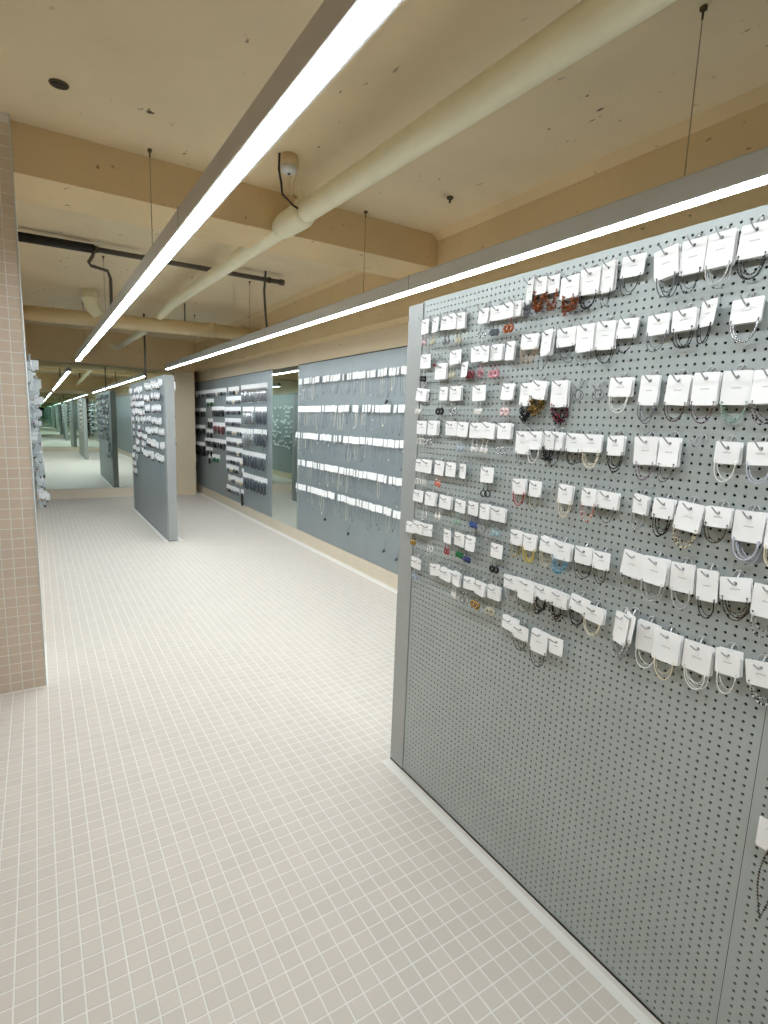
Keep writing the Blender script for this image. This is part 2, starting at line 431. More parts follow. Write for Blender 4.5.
# ------------------------------------------------------------------ pegboards
HP = 0.0205
def perforated_sheet(name, width, height, y_first, z_first, ny, nz, hr=0.0035, depth=0.0035):
    """sheet in the local y-z plane, facing -x, with real round holes"""
    a = np.arange(8) * math.pi / 4 + math.pi / 8
    inner = np.stack([np.cos(a), np.sin(a)], 1) * hr
    h = HP / 2
    outer = np.array([(h, h), (0, h), (0, h), (-h, h)])
    oo = np.array([(h, h * .414), (h * .414, h), (-h * .414, h), (-h, h * .414), (-h, -h * .414), (-h * .414, -h), (h * .414, -h), (h, -h * .414)])
    cor = np.array([(h, h), (-h, h), (-h, -h), (h, -h)])
    cy = y_first + np.arange(ny) * HP; cz = z_first + np.arange(nz) * HP
    C = np.stack(np.meshgrid(cy, cz, indexing='ij'), -1).reshape(-1, 2); n = len(C)
    V = np.zeros((n, 28, 3))
    V[:, 0:8, 1:] = C[:, None] + inner
    V[:, 8:16, 1:] = C[:, None] + oo
    V[:, 16:20, 1:] = C[:, None] + cor
    V[:, 20:28, 1:] = C[:, None] + inner; V[:, 20:28, 0] = depth
    q = []
    for k in range(8):
        k2 = (k + 1) % 8
        q.append((k, k2, 8 + k2, 8 + k)); q.append((k2, k, 20 + k, 20 + k2))
    t = [(8, 9, 16), (10, 11, 17), (12, 13, 18), (14, 15, 19)]
    Q = (np.array(q)[None] + (np.arange(n) * 28)[:, None, None]).reshape(-1, 4)
    T = (np.array(t)[None] + (np.arange(n) * 28)[:, None, None]).reshape(-1, 3)
    nv = n * 28; V = V.reshape(-1, 3)
    ya, yb = cy[0] - h, cy[-1] + h; za, zb = cz[0] - h, cz[-1] + h
    R = [(0, width, 0, za), (0, width, zb, height), (0, ya, za, zb), (yb, width, za, zb)]
    ex = []; eq = []
    for y0, y1, z0, z1 in R:
        o = nv + len(ex); ex += [(0, y0, z0), (0, y1, z0), (0, y1, z1), (0, y0, z1)]; eq.append((o, o + 3, o + 2, o + 1))
    V = np.concatenate([V, np.array(ex)]); Q = np.concatenate([Q, np.array(eq)])
    me = bpy.data.meshes.new(name)
    me.vertices.add(len(V)); me.vertices.foreach_set('co', V.reshape(-1))
    li = np.concatenate([Q.reshape(-1), T.reshape(-1)]).astype(np.int32)
    st = np.concatenate([np.arange(len(Q)) * 4, len(Q) * 4 + np.arange(len(T)) * 3]).astype(np.int32)
    me.loops.add(len(li)); me.loops.foreach_set('vertex_index', li)
    me.polygons.add(len(st)); me.polygons.foreach_set('loop_start', st)
    me.polygons.foreach_set('use_smooth', np.zeros(len(st), dtype=bool)); me.materials.append(M_PEG); me.update(calc_edges=True); me.validate()
    return me

PX = 1.283; PT = 0.096; PH = 1.969
def partition(y0, y1, label, holes):
    r = empty('pegboard_partition', (PX + PT / 2, (y0 + y1) / 2, 0)); tag(r, label, 'partition', 'freestanding pegboard partitions')
    inv = -r.location
    P = lambda mb, n, m_: mb.build(n, m_, r, inv)
    for a, b in ((y0, y0 + .1), (y1 - .1, y1)):
        mb = MB().box(PX - .003, PX + PT + .003, a, b, .006, PH - .004, bev=.004)
        # folded lips along the channel
        yy = a + .012 if b == y1 else b - .012
        mb.box(PX - .0042, PX - .002, yy - .012, yy + .012, .008, PH - .006, bev=.001)
        P(mb, 'end_post', M_POST)
    mid = (y0 + y1) / 2; wd = mid - (y0 + .1)
    gap = .0006
    for (a, b) in ((y0 + .1, mid), (mid, y1 - .1)):
        if holes:
            o = obj('pegboard_panel', SHEET, r, Vector((PX, a + gap, 0.002)) + inv)
        else:
            P(MB().box(PX, PX + .012, a + gap, b - gap, .004, PH, bev=.0015), 'pegboard_panel', M_PEGFAR)
        P(MB().box(PX + PT - .012, PX + PT, a + gap, b - gap, .004, PH, bev=.0015), 'pegboard_panel', M_PEGFAR)
    P(MB().box(PX + .004, PX + PT - .004, y0 + .1, y1 - .1, PH - .012, PH - .001), 'top_cap', M_POST)
    P(MB().box(PX + .014, PX + PT - .014, y0 + .1, y1 - .1, .008, PH - .014), 'dark_liner', M_BLACK)  # added black liner, stands in for the shade behind the holes
    P(MB().box(PX - .004, PX + PT + .004, y0 + .002, y1 - .002, 0.0, .006), 'gap_shade', M_BLACK)  # black strip painted in for the shaded gap under the raised partition
    P(MB().box(PX - .018, PX - .004, y0 + .1, y1 - .1, 0.0, .002), 'sealant_strip', M_SEAL)
    return r
SHEET = perforated_sheet('pegboard_panel', 1.3135 - .0012, PH - .002, 0.0183, 0.019, 63, 95)
partition(PART_Y[0][0], PART_Y[0][1], 'large grey perforated steel partition in the foreground, hung with white cards', True)
partition(PART_Y[1][0], PART_Y[1][1], 'smaller looking grey pegboard partition standing in the distance', False)

def wall_board(y0, y1, z0, z1, x, face, n, label):
    r = empty('wall_pegboard', (x, (y0 + y1) / 2, z0)); tag(r, label, 'pegboard')
    inv = -r.location; step = (y1 - y0) / n
    for k in range(n):
        a = y0 + k * step + .001; b = y0 + (k + 1) * step - .001
        if face < 0: mb = MB().box(x, x + .012, a, b, z0, z1, bev=.0015)
        else: mb = MB().box(x - .012, x, a, b, z0, z1, bev=.0015)
        mb.build('pegboard_panel', M_PEGFAR, r, inv)
    xx = (x - .004, x + .013) if face < 0 else (x - .013, x + .004)
    MB().box(xx[0], xx[1], y0, y1, z1, z1 + .008).build('top_rail', M_BLACK, r, inv)
    for yy in (y0, y1 - .03):
        MB().box(x - .002 if face < 0 else x - .01, x + .01 if face < 0 else x + .002, yy, yy + .03, z0, z1).build('edge_strip', M_POST, r, inv)
    return r
wall_board(2.25, 6.308, 0.149, 2.157, XW, -1, 3, 'grey wall pegboard with five rows of necklace cards, beside the mirror')
wall_board(7.178, 11.48, 0.149, 2.157, XW, -1, 3, 'grey wall pegboard beyond the mirror, next to the beige pillar')
wall_board(-2.3, 2.2, 0.149, 2.157, XW, -1, 3, 'grey wall pegboard behind the foreground partition')
wall_board(4.01, 10.9, 0.149, 2.165, -0.062, 1, 5, 'grey pegboard on the left wall behind the tiled pier')

# ------------------------------------------------------------------ LED lines
def led_line(x, y0, y1, wires, label):
    z = 2.27; r = empty('linear_light', (x, (y0 + y1) / 2, z)); tag(r, label, 'light', 'suspended LED lines'); inv = -r.location
    hw = .036; hh = .082
    prof = [(-hw, 0), (-hw, hh - .006), (-hw + .006, hh), (hw - .006, hh), (hw, hh - .006), (hw, 0), (hw - .009, 0), (hw - .009, .012), (-hw + .009, .012), (-hw + .009, 0)]
    v = [(x + a, y0, z + b) for a, b in prof] + [(x + a, y1, z + b) for a, b in prof]
    n = len(prof); f = [(k, (k + 1) % n, n + (k + 1) % n, n + k) for k in range(n)]
    MB().add(v, f).build('housing', M_HOUSE, r, inv)
    MB().box(x - hw + .010, x + hw - .010, y0 + .002, y1 - .002, z - .002, z + .010).build('diffuser', M_LENS, r, inv)
    for yy in (y0, y1): MB().box(x - hw - .001, x + hw + .001, yy - .003, yy + .003, z + .001, z + hh + .001).build('end_cap', M_HOUSE, r, inv)
    for k in range(1, 5):
        yy = y1 - k * 2.4
        if yy > y0: MB().box(x - hw - .001, x + hw + .001, yy - .001, yy + .001, z + .0, z + hh + .0006).build('joint', M_DARK, r, inv)
    for yy in wires:
        MB().tube([(x, yy, z + hh - .002), (x, yy, ZC - .02)], .0020, 5).build('suspension_wire', M_WIRE, r, inv)
        b = MB().box(x - .009, x + .009, yy - .009, yy + .009, ZC - .014, ZC - .001, bev=.002).tube([(x, yy, ZC - .04), (x, yy, ZC - .012)], .004, 6)
        b.build('ceiling_bracket', M_RUST, r, inv)
    return r
led_line(0.578, -1.9, 9.73, (0.9, 3.33, 5.7, 8.2), 'long suspended LED line over the aisle, the left one of the two')
led_line(1.905, -1.9, 9.97, (-1.1, 1.18, 3.36, 5.7, 8.0), 'long suspended LED line over the foreground pegboard, the right one')

# ------------------------------------------------------------------ ceiling services
# cream pipe along the aisle with a coupling sleeve
r = empty('ceiling_pipe', (1.35, 4.5, 2.68)); inv = -r.location
pts = [(1.365, -2.2, 2.575), (1.35, 1.0, 2.60), (1.345, 3.3, 2.665), (1.33, 6.6, 2.715), (1.30, 8.3, 2.625), (1.215, 10.3, 2.595)]
MB().tube(pts, [.060, .060, .056, .048, .047, .046], 18).build('pipe', M_PIPE, r, inv)
MB().tube([(1.347, 3.04, 2.657), (1.347, 3.10, 2.659), (1.346, 3.34, 2.668), (1.345, 3.42, 2.669)], [.060, .072, .072, .062], 18).build('coupling', M_PIPE, r, inv)
MB().tube([(1.215, 10.28, 2.595), (1.19, 10.38, 2.605), (1.12, 10.42, 2.65)], .05, 12).build('elbow', M_PIPE, r, inv)
for y, z in ((0.2, 2.62),):
    MB().box(1.325, 1.36, y - .012, y + .012, z, ZC).build('hanger', M_RUST, r, inv)
MB().box(1.33, 1.37, 3.12, 3.18, 2.715, 2.79, bev=.008).build('riser', M_PIPE, r, inv)
tag(r, 'cream painted round pipe running lengthwise under the ceiling', 'pipe')
# big cross pipe and its drop elbow
r = empty('ceiling_pipe', (1.3, 7.3, 2.58)); inv = -r.location
MB().tube([(-0.07, 7.34, 2.545), (2.57, 7.28, 2.60)], .082, 20).build('pipe', M_PIPE2, r, inv)
MB().tube([(0.585, 7.30, ZC), (0.585, 7.30, 2.76), (0.60, 7.28, 2.69), (0.66, 7.29, 2.59)], [.078, .078, .076, .07], 16).build('drop_elbow', M_PIPE, r, inv)
MB().tube([(0.585, 7.30, 2.80), (0.585, 7.30, 2.76)], .084, 16).build('elbow_collar', M_PIPE, r, inv)
MB().tube([(1.9, 7.3, 2.592), (1.98, 7.3, 2.593)], .094, 20).build('collar', M_PIPE2, r, inv)
for x in (1.62,): MB().tube([(x, 7.3, 2.66), (x, 7.3, ZC)], .008, 6).build('hanger_rod', M_RUST, r, inv)
tag(r, 'thick beige drain pipe crossing the ceiling with a drop elbow', 'pipe')
# dark conduit across the ceiling
r = empty('conduit', (1.0, 5.27, 2.81)); inv = -r.location
MB().tube([(-0.07, 5.27, 2.805), (0.47, 5.27, 2.812)], .036, 12).build('foam_sleeve', M_BLACK, r, inv)
MB().tube([(0.46, 5.27, 2.812), (2.07, 5.27, 2.812)], .021, 10).build('tube', M_DARK, r, inv)
for x in (0.485, 0.95, 1.45, 1.95): MB().tube([(x - .012, 5.27, 2.812), (x + .012, 5.27, 2.812)], .027, 10).build('clip', M_RUST, r, inv)
MB().tube([(2.06, 5.27, 2.812), (2.10, 5.27, 2.812)], .028, 10).build('end_cap', M_DARK, r, inv)
tag(r, 'dark conduit crossing the ceiling, its left end in black foam', 'conduit')
o = MB().tube([(0.47, 5.25, 2.80), (0.455, 5.25, 2.75), (0.425, 5.25, 2.70), (0.44, 5.25, 2.675), (0.56, 5.25, 2.655), (0.580, 5.25, 2.60), (0.578, 5.25, 2.356)], .013, 8).build('flex_cable', M_DARK)
tag(o, 'bent grey flexible cable dropping from the conduit to the aisle light', 'cable')
o = MB().tube([(1.90, 5.22, ZC), (1.885, 5.22, 2.70), (1.89, 5.21, 2.55), (1.905, 5.2, 2.356)], .011, 8).build('flex_cable', M_DARK)
tag(o, 'curved black cable dropping from the ceiling to the right light', 'cable')
o = MB().tube([(1.33, 8.45, PH - .002), (1.33, 8.45, ZC)], .013, 8).build('support_rod', M_DARK)
tag(o, 'thin vertical rod from the ceiling to the distant partition', 'rod')
# round detector with its wiring
r = empty('smoke_detector', (1.20, 2.95, ZC)); inv = -r.location
MB().tube([(1.20, 2.95, ZC), (1.20, 2.95, ZC - .055)], .042, 18).build('base', M_PIPE2, r, inv)
MB().tube([(1.20, 2.95, ZC - .05), (1.20, 2.95, ZC - .075), (1.20, 2.95, ZC - .088)], [.040, .044, .030], 18).build('head', M_WHITEPL, r, inv)
MB().tube([(1.20, 2.95, ZC - .087), (1.20, 2.95, ZC - .094)], .008, 8).build('sensor', M_DARK, r, inv)
tag(r, 'small round white detector on the ceiling beside the cream pipe', 'detector')
o = MB().tube([(1.150, 2.96, ZC), (1.150, 2.965, 2.80), (1.165, 2.97, 2.74), (1.175, 2.98, 2.69), (1.25, 3.02, 2.665), (1.292, 3.04, 2.66)], .006, 6).build('wire', M_BLACK)
tag(o, 'short black wire hanging from the detector to the pipe', 'wire')
o = MB().tube([(1.245, 2.96, ZC), (1.255, 2.97, 2.84), (1.26, 3.05, 2.79), (1.30, 3.15, 2.765), (1.335, 3.16, 2.76)], .010, 6).build('wire', M_PIPE2)
tag(o, 'beige wire looping from the detector to the pipe riser', 'wire')
# recess in the ceiling near the pier; a dark disc paints its shaded inside
r = empty('ceiling_recess', (0.158, 2.95, ZC)); inv = -r.location
MB().torus((0, 0, 0), .034, .005, 18, 6).mesh('x', M_RUST)
ringm = MB(); pts = [(0.158 + .034 * math.cos(a), 2.95 + .034 * math.sin(a), ZC - .001) for a in np.linspace(0, 2 * math.pi, 19)[:-1]]
ringm.tube(pts, .005, 6, closed=True).build('rim', M_RUST, r, inv)
MB().tube([(0.158, 2.95, ZC + .001), (0.158, 2.95, ZC - .003)], .033, 18).build('shade_disc', mat('hole_shade', srgb(52, 46, 36), .8, noise=.5, scale=60), r, inv)
tag(r, 'small dark round hole in the ceiling near the pier', 'hole')
for (x, y, n_, lb) in ((2.2, 2.85, 'ceiling_bolt', 'rusty bolt stub in the ceiling close to the right beam'), (1.62, 2.55, 'ceiling_bolt', 'rusty bolt stub in the ceiling beside the cream pipe')):
    o = MB().tube([(x, y, ZC), (x, y, ZC - .012)], .020, 8).tube([(x, y, ZC - .01), (x, y, ZC - .035)], .006, 6).build(n_, M_RUST); tag(o, lb, 'bolt')

# ------------------------------------------------------------------ hooks and cards
def hook_meshes():
    s = MB().tube([(0, 0, 0), (-.004, 0, -.003), (-.010, 0, -.014), (-.018, 0, -.0235), (-.026, 0, -.0245), (-.036, 0, -.019), (-.051, 0, -.009)], .0017, 6)
    ring = MB()
    pts = [(-.003, .0125 * math.cos(a), -.010 + .0135 * math.sin(a)) for a in np.linspace(-.25, math.pi + .25, 13)]
    ring.tube(pts, .0010, 5)
    ring.box(-.003, -.0002, -.0025, .0025, -.004, .004)
    return s.mesh('peg_hook', M_STEEL), ring.mesh('base_ring', M_RING)
HOOK, RING = hook_meshes()
def hook(x, y, z, label, flip=False, group='steel pegboard hooks'):
    o = obj('peg_hook', HOOK, None, (x, y, z)); tag(o, label, 'hook', group)
    if flip: o.rotation_euler = (0, 0, math.pi)
    obj('base_ring', RING, o)
    return o

CARDS = {}
def card_mesh(w, h, hole=True):
    """card hanging from its punched hole (origin), face towards -x, with rounded lower corners and a printed line"""
    w = max(.03, round(w / .003) * .003); h = max(.036, round(h / .003) * .003)
    key = (round(w, 3), round(h, 3), hole)
    if key in CARDS: return CARDS[key]
    top = .0135; t = .0006; c = .0045
    out = [(-w/2 + .002, top), (w/2 - .002, top), (w/2, top - .002), (w/2, top - h + c), (w/2 - c * .3, top - h + c * .3), (w/2 - c, top - h),
           (-w/2 + c, top - h), (-w/2 + c * .3, top - h + c * .3), (-w/2, top - h + c), (-w/2, top - .002)]
    mb = MB(); n = len(out)
    if hole:
        hr = .0044; inn = [(hr * math.cos(a), hr * math.sin(a)) for a in np.linspace(math.pi * .75, math.pi * .75 - 2 * math.pi, 11)[:-1]]
        bm = bmesh.new()
        vo = [bm.verts.new((0, a, b)) for a, b in out]; vi = [bm.verts.new((0, a, b)) for a, b in inn]
        eds = [bm.edges.new((vo[k], vo[(k + 1) % n])) for k in range(n)] + [bm.edges.new((vi[k], vi[(k + 1) % 10])) for k in range(10)]
        bmesh.ops.triangle_fill(bm, edges=eds, use_beauty=True)
        bm.verts.index_update(); fs = [[v.index for v in f.verts] for f in bm.faces]; vs = [v.co.copy() for v in bm.verts]; bm.free()
        mb.add([(-t, v.y, v.z) for v in vs], fs); mb.add([(t, v.y, v.z) for v in vs], [f[::-1] for f in fs])
    else:
        mb.add([(-t, a, b) for a, b in out], [tuple(range(n))]); mb.add([(t, a, b) for a, b in out], [tuple(range(n - 1, -1, -1))])
    v = [(-t, a, b) for a, b in out] + [(t, a, b) for a, b in out]
    mb.add(v, [(k, (k + 1) % n, n + (k + 1) % n, n + k) for k in range(n)])
    if hole:
        zc = top - h * .52; hw = w * .17; k = 6
        for q in range(k):
            a = -hw + 2 * hw * q / k; mb.add([(-t - .0002, a, zc), (-t - .0002, a + hw * .26, zc), (-t - .0002, a + hw * .26, zc + .0022), (-t - .0002, a, zc + .0022)], [(0, 1, 2, 3)], 1)
        zc -= .0065
        if False: mb.add([(-t - .0002, -w * .42, zc), (-t - .0002, w * .42, zc), (-t - .0002, w * .42, zc + .0006), (-t - .0002, -w * .42, zc + .0006)], [(0, 1, 2, 3)], 1)
    me = mb.mesh('card', [M_CARD, M_PRINT]); CARDS[key] = me
    return me

def bracelet_mesh(style, col, w, h, R):
    bot = .0135 - h; ms = jmats(col); mb = MB()
    def U(wd, dp, x, n=16, sk=0.0, wob=0.0):
        P = []
        for i in range(n + 1):
            a = math.pi * i / n
            P.append(Vector((x + R.uniform(-wob, wob), -wd * math.cos(a) + sk * math.sin(a) + R.uniform(-wob, wob), bot + .007 - (dp + .007) * (math.sin(a) ** .75) + R.uniform(-wob, wob))))
        return P
    wd = w * R.uniform(.36, .45)
    if style == 'tube':
        th = .0024 if col == 'clearthick' else .0013
        mb.tube(U(wd, R.uniform(.036, .044), -.002, sk=R.uniform(-.004, .004)), th, 6, caps=True)
        mb.tube(U(wd * .86, R.uniform(.028, .036), .002, sk=R.uniform(-.006, .006)), th * .7, 5)
    elif style == 'beads':
        P = U(wd, R.uniform(.034, .043), -.002, 22, R.uniform(-.004, .004)); mb.tube(P, .0007, 4)
        for i, p in enumerate(P): mb.bead(p, R.uniform(.0017, .0029), 1 if (i % 3 == 1 or R.random() < .2) else 0)
        P = U(wd * .85, R.uniform(.026, .034), .003, 14); mb.tube(P, .0007, 4)
        for i, p in enumerate(P):
            if i % 2: mb.bead(p, R.uniform(.0014, .0022), i % 2)
    elif style == 'chain':
        P = U(wd, R.uniform(.030, .044), -.002, 14, R.uniform(-.008, .008), .0008); mb.tube(P, .0008, 4)
        P2 = U(wd * R.uniform(.5, .9), R.uniform(.022, .040), .002, 12, R.uniform(-.008, .008), .001); mb.tube(P2, .0007, 4)
        for p in P[2:-2:2]: mb.bead(p, R.uniform(.0012, .0022), R.choice((0, 1)))
    else:  # cluster
        for s in range(3):
            P = U(wd * R.uniform(.6, 1), R.uniform(.022, .046), R.uniform(-.006, .003), 14, R.uniform(-.01, .01), .002); mb.tube(P, .0009, 4)
            for p in P[1:]:
                for q in range(2): mb.bead(p + Vector((R.uniform(-.004, .004), R.uniform(-.004, .004), R.uniform(-.005, .003))), R.uniform(.0018, .0038), R.choice((0, 0, 1)))
    return mb.mesh('bracelet', ms)

def earring_mesh(style, col, R):
    mb = MB(); ms = jmats(col)
    if style == 'hoop':
        mb.torus((0, 0, -.006), .0065, .0013, 14, 6, tilt=R.uniform(-.4, .4)); mb.tube([(0, 0, .0005), (0, 0, .014)], .0006, 4)
    elif style == 'donut':
        mb.torus((0, 0, -.006), .0058, .0030, 14, 8, tilt=R.uniform(-.3, .3)); mb.tube([(0, 0, .002), (0, 0, .014)], .0006, 4)
    elif style == 'ball':
        for k in range(6):
            a = k * math.pi / 3; mb.ball((R.uniform(-.002, .002), .0042 * math.cos(a), -.006 + .0042 * math.sin(a)), .0036, k % 2)
        mb.ball((-.002, 0, -.006), .0036, 1); mb.tube([(0, 0, -.002), (0, 0, .014)], .0006, 4)
    else:
        mb.ball((0, 0, -.008), .0062, 0, 2, (.45, .95, 1.15)); mb.ball((0, 0, .0015), .0024, 1); mb.tube([(0, 0, .002), (0, 0, .014)], .0006, 4)
    return mb.mesh('earring', ms)

EARRINGS=[
 [(1.752,1.869,0.045,0.053,'drop','pinkclear',1.751,1.816),(1.682,1.865,0.039,0.051,'drop','creamclear',1.682,1.813),(1.629,1.865,0.043,0.049,'drop','grey',1.605,1.808),(1.587,1.866,0.049,0.053,None,None),(1.544,1.864,0.053,0.053,'drop','creamclear',1.546,1.807),(1.422,1.862,0.043,0.048,'hoop','silver',1.411,1.805),(1.361,1.863,0.071,0.044,'ball','slate',1.36,1.808),(1.311,1.862,0.045,0.049,'donut','brown',1.298,1.809),(1.275,1.863,0.035,0.046,None,None)],
 [(1.738,1.74,0.077,0.051,'ball','black',1.741,1.681),(1.637,1.697,0.069,0.057,None,None),(1.561,1.742,0.088,0.048,'drop','creamclear',1.572,1.688),(1.502,1.695,0.033,0.051,None,None),(1.444,1.743,0.082,0.051,'donut','wine',1.474,1.683),(1.399,1.738,0.031,0.051,'hoop','pink',1.429,1.683),(1.355,1.74,0.056,0.051,'donut','pink',1.352,1.678),(1.288,1.739,0.037,0.057,None,None)],
 [(1.754,1.616,0.092,0.048,'ball','pearl',1.752,1.558),(1.612,1.616,0.045,0.048,'donut','black',1.624,1.558),(1.551,1.616,0.076,0.051,'hoop','silver',1.549,1.558),(1.421,1.614,0.07,0.05,'ball','pearl',1.417,1.558),(1.291,1.615,0.058,0.05,'donut','palepink',1.285,1.557)],
 [(1.744,1.491,0.065,0.052,'hoop','pearl',1.74,1.443),(1.669,1.492,0.06,0.053,'hoop','silver',1.682,1.442),(1.563,1.493,0.074,0.051,None,None),(1.494,1.491,0.064,0.051,'drop','bluegrey',1.491,1.433),(1.428,1.49,0.067,0.05,'drop','pearl',1.425,1.433),(1.366,1.49,0.072,0.052,'drop','pearl',1.366,1.433),(1.294,1.491,0.064,0.052,'hoop','silver',1.3,1.434)],
 [(1.744,1.344,0.056,0.048,'hoop','pearl',1.743,1.287),(1.693,1.345,0.069,0.051,'hoop','pearl',1.698,1.289),(1.618,1.345,0.061,0.053,'drop','coral',1.613,1.293),(1.547,1.346,0.06,0.05,None,None),(1.485,1.345,0.034,0.052,None,None),(1.356,1.345,0.065,0.05,'hoop','black',1.353,1.288)],
 [(1.744,1.223,0.078,0.045,None,None),(1.66,1.222,0.09,0.052,'hoop','pearl',1.684,1.166),(1.573,1.222,0.091,0.048,'drop','pearl',1.609,1.168),(1.482,1.22,0.061,0.046,'drop','palegreen',1.486,1.17),(1.418,1.221,0.057,0.049,'ball','blue',1.409,1.171),(1.356,1.221,0.052,0.051,'hoop','silver',1.359,1.167),(1.296,1.221,0.069,0.048,'drop','paleblue',1.301,1.164)],
 [(1.785,1.089,0.075,0.041,'drop','gold',1.748,1.04),(1.73,1.098,0.069,0.047,None,None),(1.676,1.099,0.072,0.047,'hoop','pearl',1.635,1.035),(1.546,1.098,0.041,0.05,'hoop','red',1.54,1.048),(1.481,1.098,0.059,0.049,'ball','green',1.469,1.051),(1.416,1.099,0.054,0.053,'ball','navy',1.42,1.045),(1.29,1.098,0.058,0.049,'donut','black',1.291,1.042)],
 [(1.738,0.951,0.077,0.044,'drop','bluegrey',1.741,0.9),(1.609,0.955,0.063,0.043,None,None),(1.547,0.951,0.08,0.039,None,None),(1.48,0.953,0.04,0.051,'drop','pearl',1.481,0.9),(1.415,0.954,0.06,0.046,'hoop','silver',1.428,0.896),(1.353,0.952,0.055,0.048,'donut','gold',1.359,0.895),(1.29,0.955,0.063,0.048,'donut','creamclear',1.301,0.893)],
]
BRACELETS_MID=[
 [(1.228,1.903,0.028,0.07,'cluster','grey'),(1.185,1.913,0.054,0.047,'cluster','brown'),(1.142,1.91,0.046,0.048,'cluster','brown'),(1.078,1.89,0.067,0.06,'cluster','brown'),(1.016,1.894,0.069,0.066,'beads','black'),(0.958,1.893,0.039,0.074,'chain','black')],
 [(1.214,1.76,0.079,0.044,'chain','tan'),(1.144,1.749,0.036,0.072,'chain','grey'),(1.079,1.758,0.068,0.05,'chain','slate'),(1.012,1.747,0.06,0.073,'chain','grey'),(0.951,1.749,0.061,0.071,'chain','black')],
 [(1.212,1.604,0.045,0.069,'cluster','black'),(1.16,1.615,0.062,0.055,'cluster','gold'),(1.086,1.603,0.061,0.074,'cluster','wineblack')],
 [(1.212,1.459,0.059,0.068,'chain','grey'),(1.158,1.468,0.051,0.053,'tube','white'),(1.108,1.469,0.041,0.055,'cluster','black'),(1.075,1.469,0.04,0.052,'chain','black'),(1.019,1.468,0.058,0.05,'chain','black'),(0.96,1.468,0.068,0.049,'beads','cream'),(0.889,1.467,0.048,0.05,'beads','black')],
 [(1.214,1.323,0.06,0.047,'tube','red'),(1.142,1.324,0.046,0.047,'chain','olive'),(1.034,1.321,0.055,0.053,'beads','cream'),(0.951,1.324,0.052,0.048,'beads','coral'),(0.896,1.323,0.07,0.045,'chain','slate')],
 [(1.207,1.16,0.054,0.048,'chain','goldthin'),(1.147,1.158,0.053,0.05,'tube','yellow'),(1.079,1.162,0.063,0.046,'chain','cream'),(1.026,1.157,0.082,0.05,'cluster','skyblue'),(0.953,1.159,0.061,0.049,'chain','black'),(0.892,1.159,0.058,0.049,'chain','black')],
 [(1.216,1.01,0.073,0.043,'tube','clear'),(1.146,1.004,0.069,0.067,'chain','olive'),(1.084,1.014,0.063,0.046,'cluster','blackbrown'),(1.021,1.013,0.067,0.048,'cluster','blackbrown'),(0.95,1.018,0.066,0.043,'beads','black'),(0.9,1.008,0.074,0.044,'tube','cream')],
 [(1.208,0.874,0.07,0.04,'chain','clear'),(1.156,0.863,0.082,0.04,'chain','black'),(1.082,0.859,0.066,0.069,'beads','blackbrown'),(1.014,0.872,0.054,0.051,'chain','clear')],
]
BRACELETS_NEAR=[
 [(0.89,1.906,0.068,0.052,'chain','blackbrown'),(0.805,1.893,0.062,0.07,'tube','slate'),(0.742,1.896,0.06,0.074,'beads','greyblack'),(0.681,1.896,0.061,0.074,'tube','clear'),(0.615,1.898,0.064,0.07,'beads','black')],
 [(0.888,1.758,0.061,0.049,'beads','greyblack'),(0.805,1.757,0.056,0.047,'tube','grey'),(0.746,1.759,0.059,0.049,'beads','black'),(0.69,1.766,0.036,0.057,'tube','black'),(0.613,1.761,0.067,0.05,'tube','silver')],
 [(0.891,1.614,0.069,0.049,'tube','white'),(0.809,1.604,0.047,0.072,'tube','grey'),(0.74,1.602,0.06,0.07,'beads','blackbrown'),(0.676,1.603,0.061,0.072,'beads','purple'),(0.613,1.603,0.062,0.073,'beads','palegreen'),(0.552,1.603,0.06,0.07,'beads','winegrey')],
 [(0.805,1.458,0.062,0.07,'beads','mauve'),(0.742,1.458,0.044,0.07,'beads','greyblack'),(0.614,1.466,0.055,0.047,'tube','white'),(0.547,1.468,0.058,0.047,'tube','lavender')],
 [(0.802,1.325,0.041,0.048,'tube','silver'),(0.739,1.324,0.053,0.049,'beads','black'),(0.677,1.313,0.063,0.067,'beads','creamblack'),(0.613,1.324,0.058,0.045,'beads','blackbrown'),(0.551,1.313,0.063,0.067,'tube','clearthick'),(0.49,1.309,0.054,0.065,'tube','cream')],
 [(0.803,1.169,0.063,0.067,'chain','silver'),(0.742,1.169,0.067,0.066,'tube','clear'),(0.677,1.169,0.061,0.068,'tube','clear'),(0.618,1.167,0.046,0.071,'tube','black'),(0.561,1.174,0.066,0.05,'beads','blackbrown'),(0.494,1.166,0.061,0.068,'beads','clearblack')],
 [(0.816,0.996,0.039,0.08,'beads','silver'),(0.79,1.007,0.028,0.073,'beads','silver'),(0.742,0.997,0.064,0.076,'tube','white'),(0.691,0.993,0.074,0.074,'tube','cream'),(0.619,0.993,0.074,0.068,'tube','white'),(0.553,1.008,0.054,0.058,'tube','white'),(0.489,1.008,0.064,0.053,'beads','clearblack')],
]
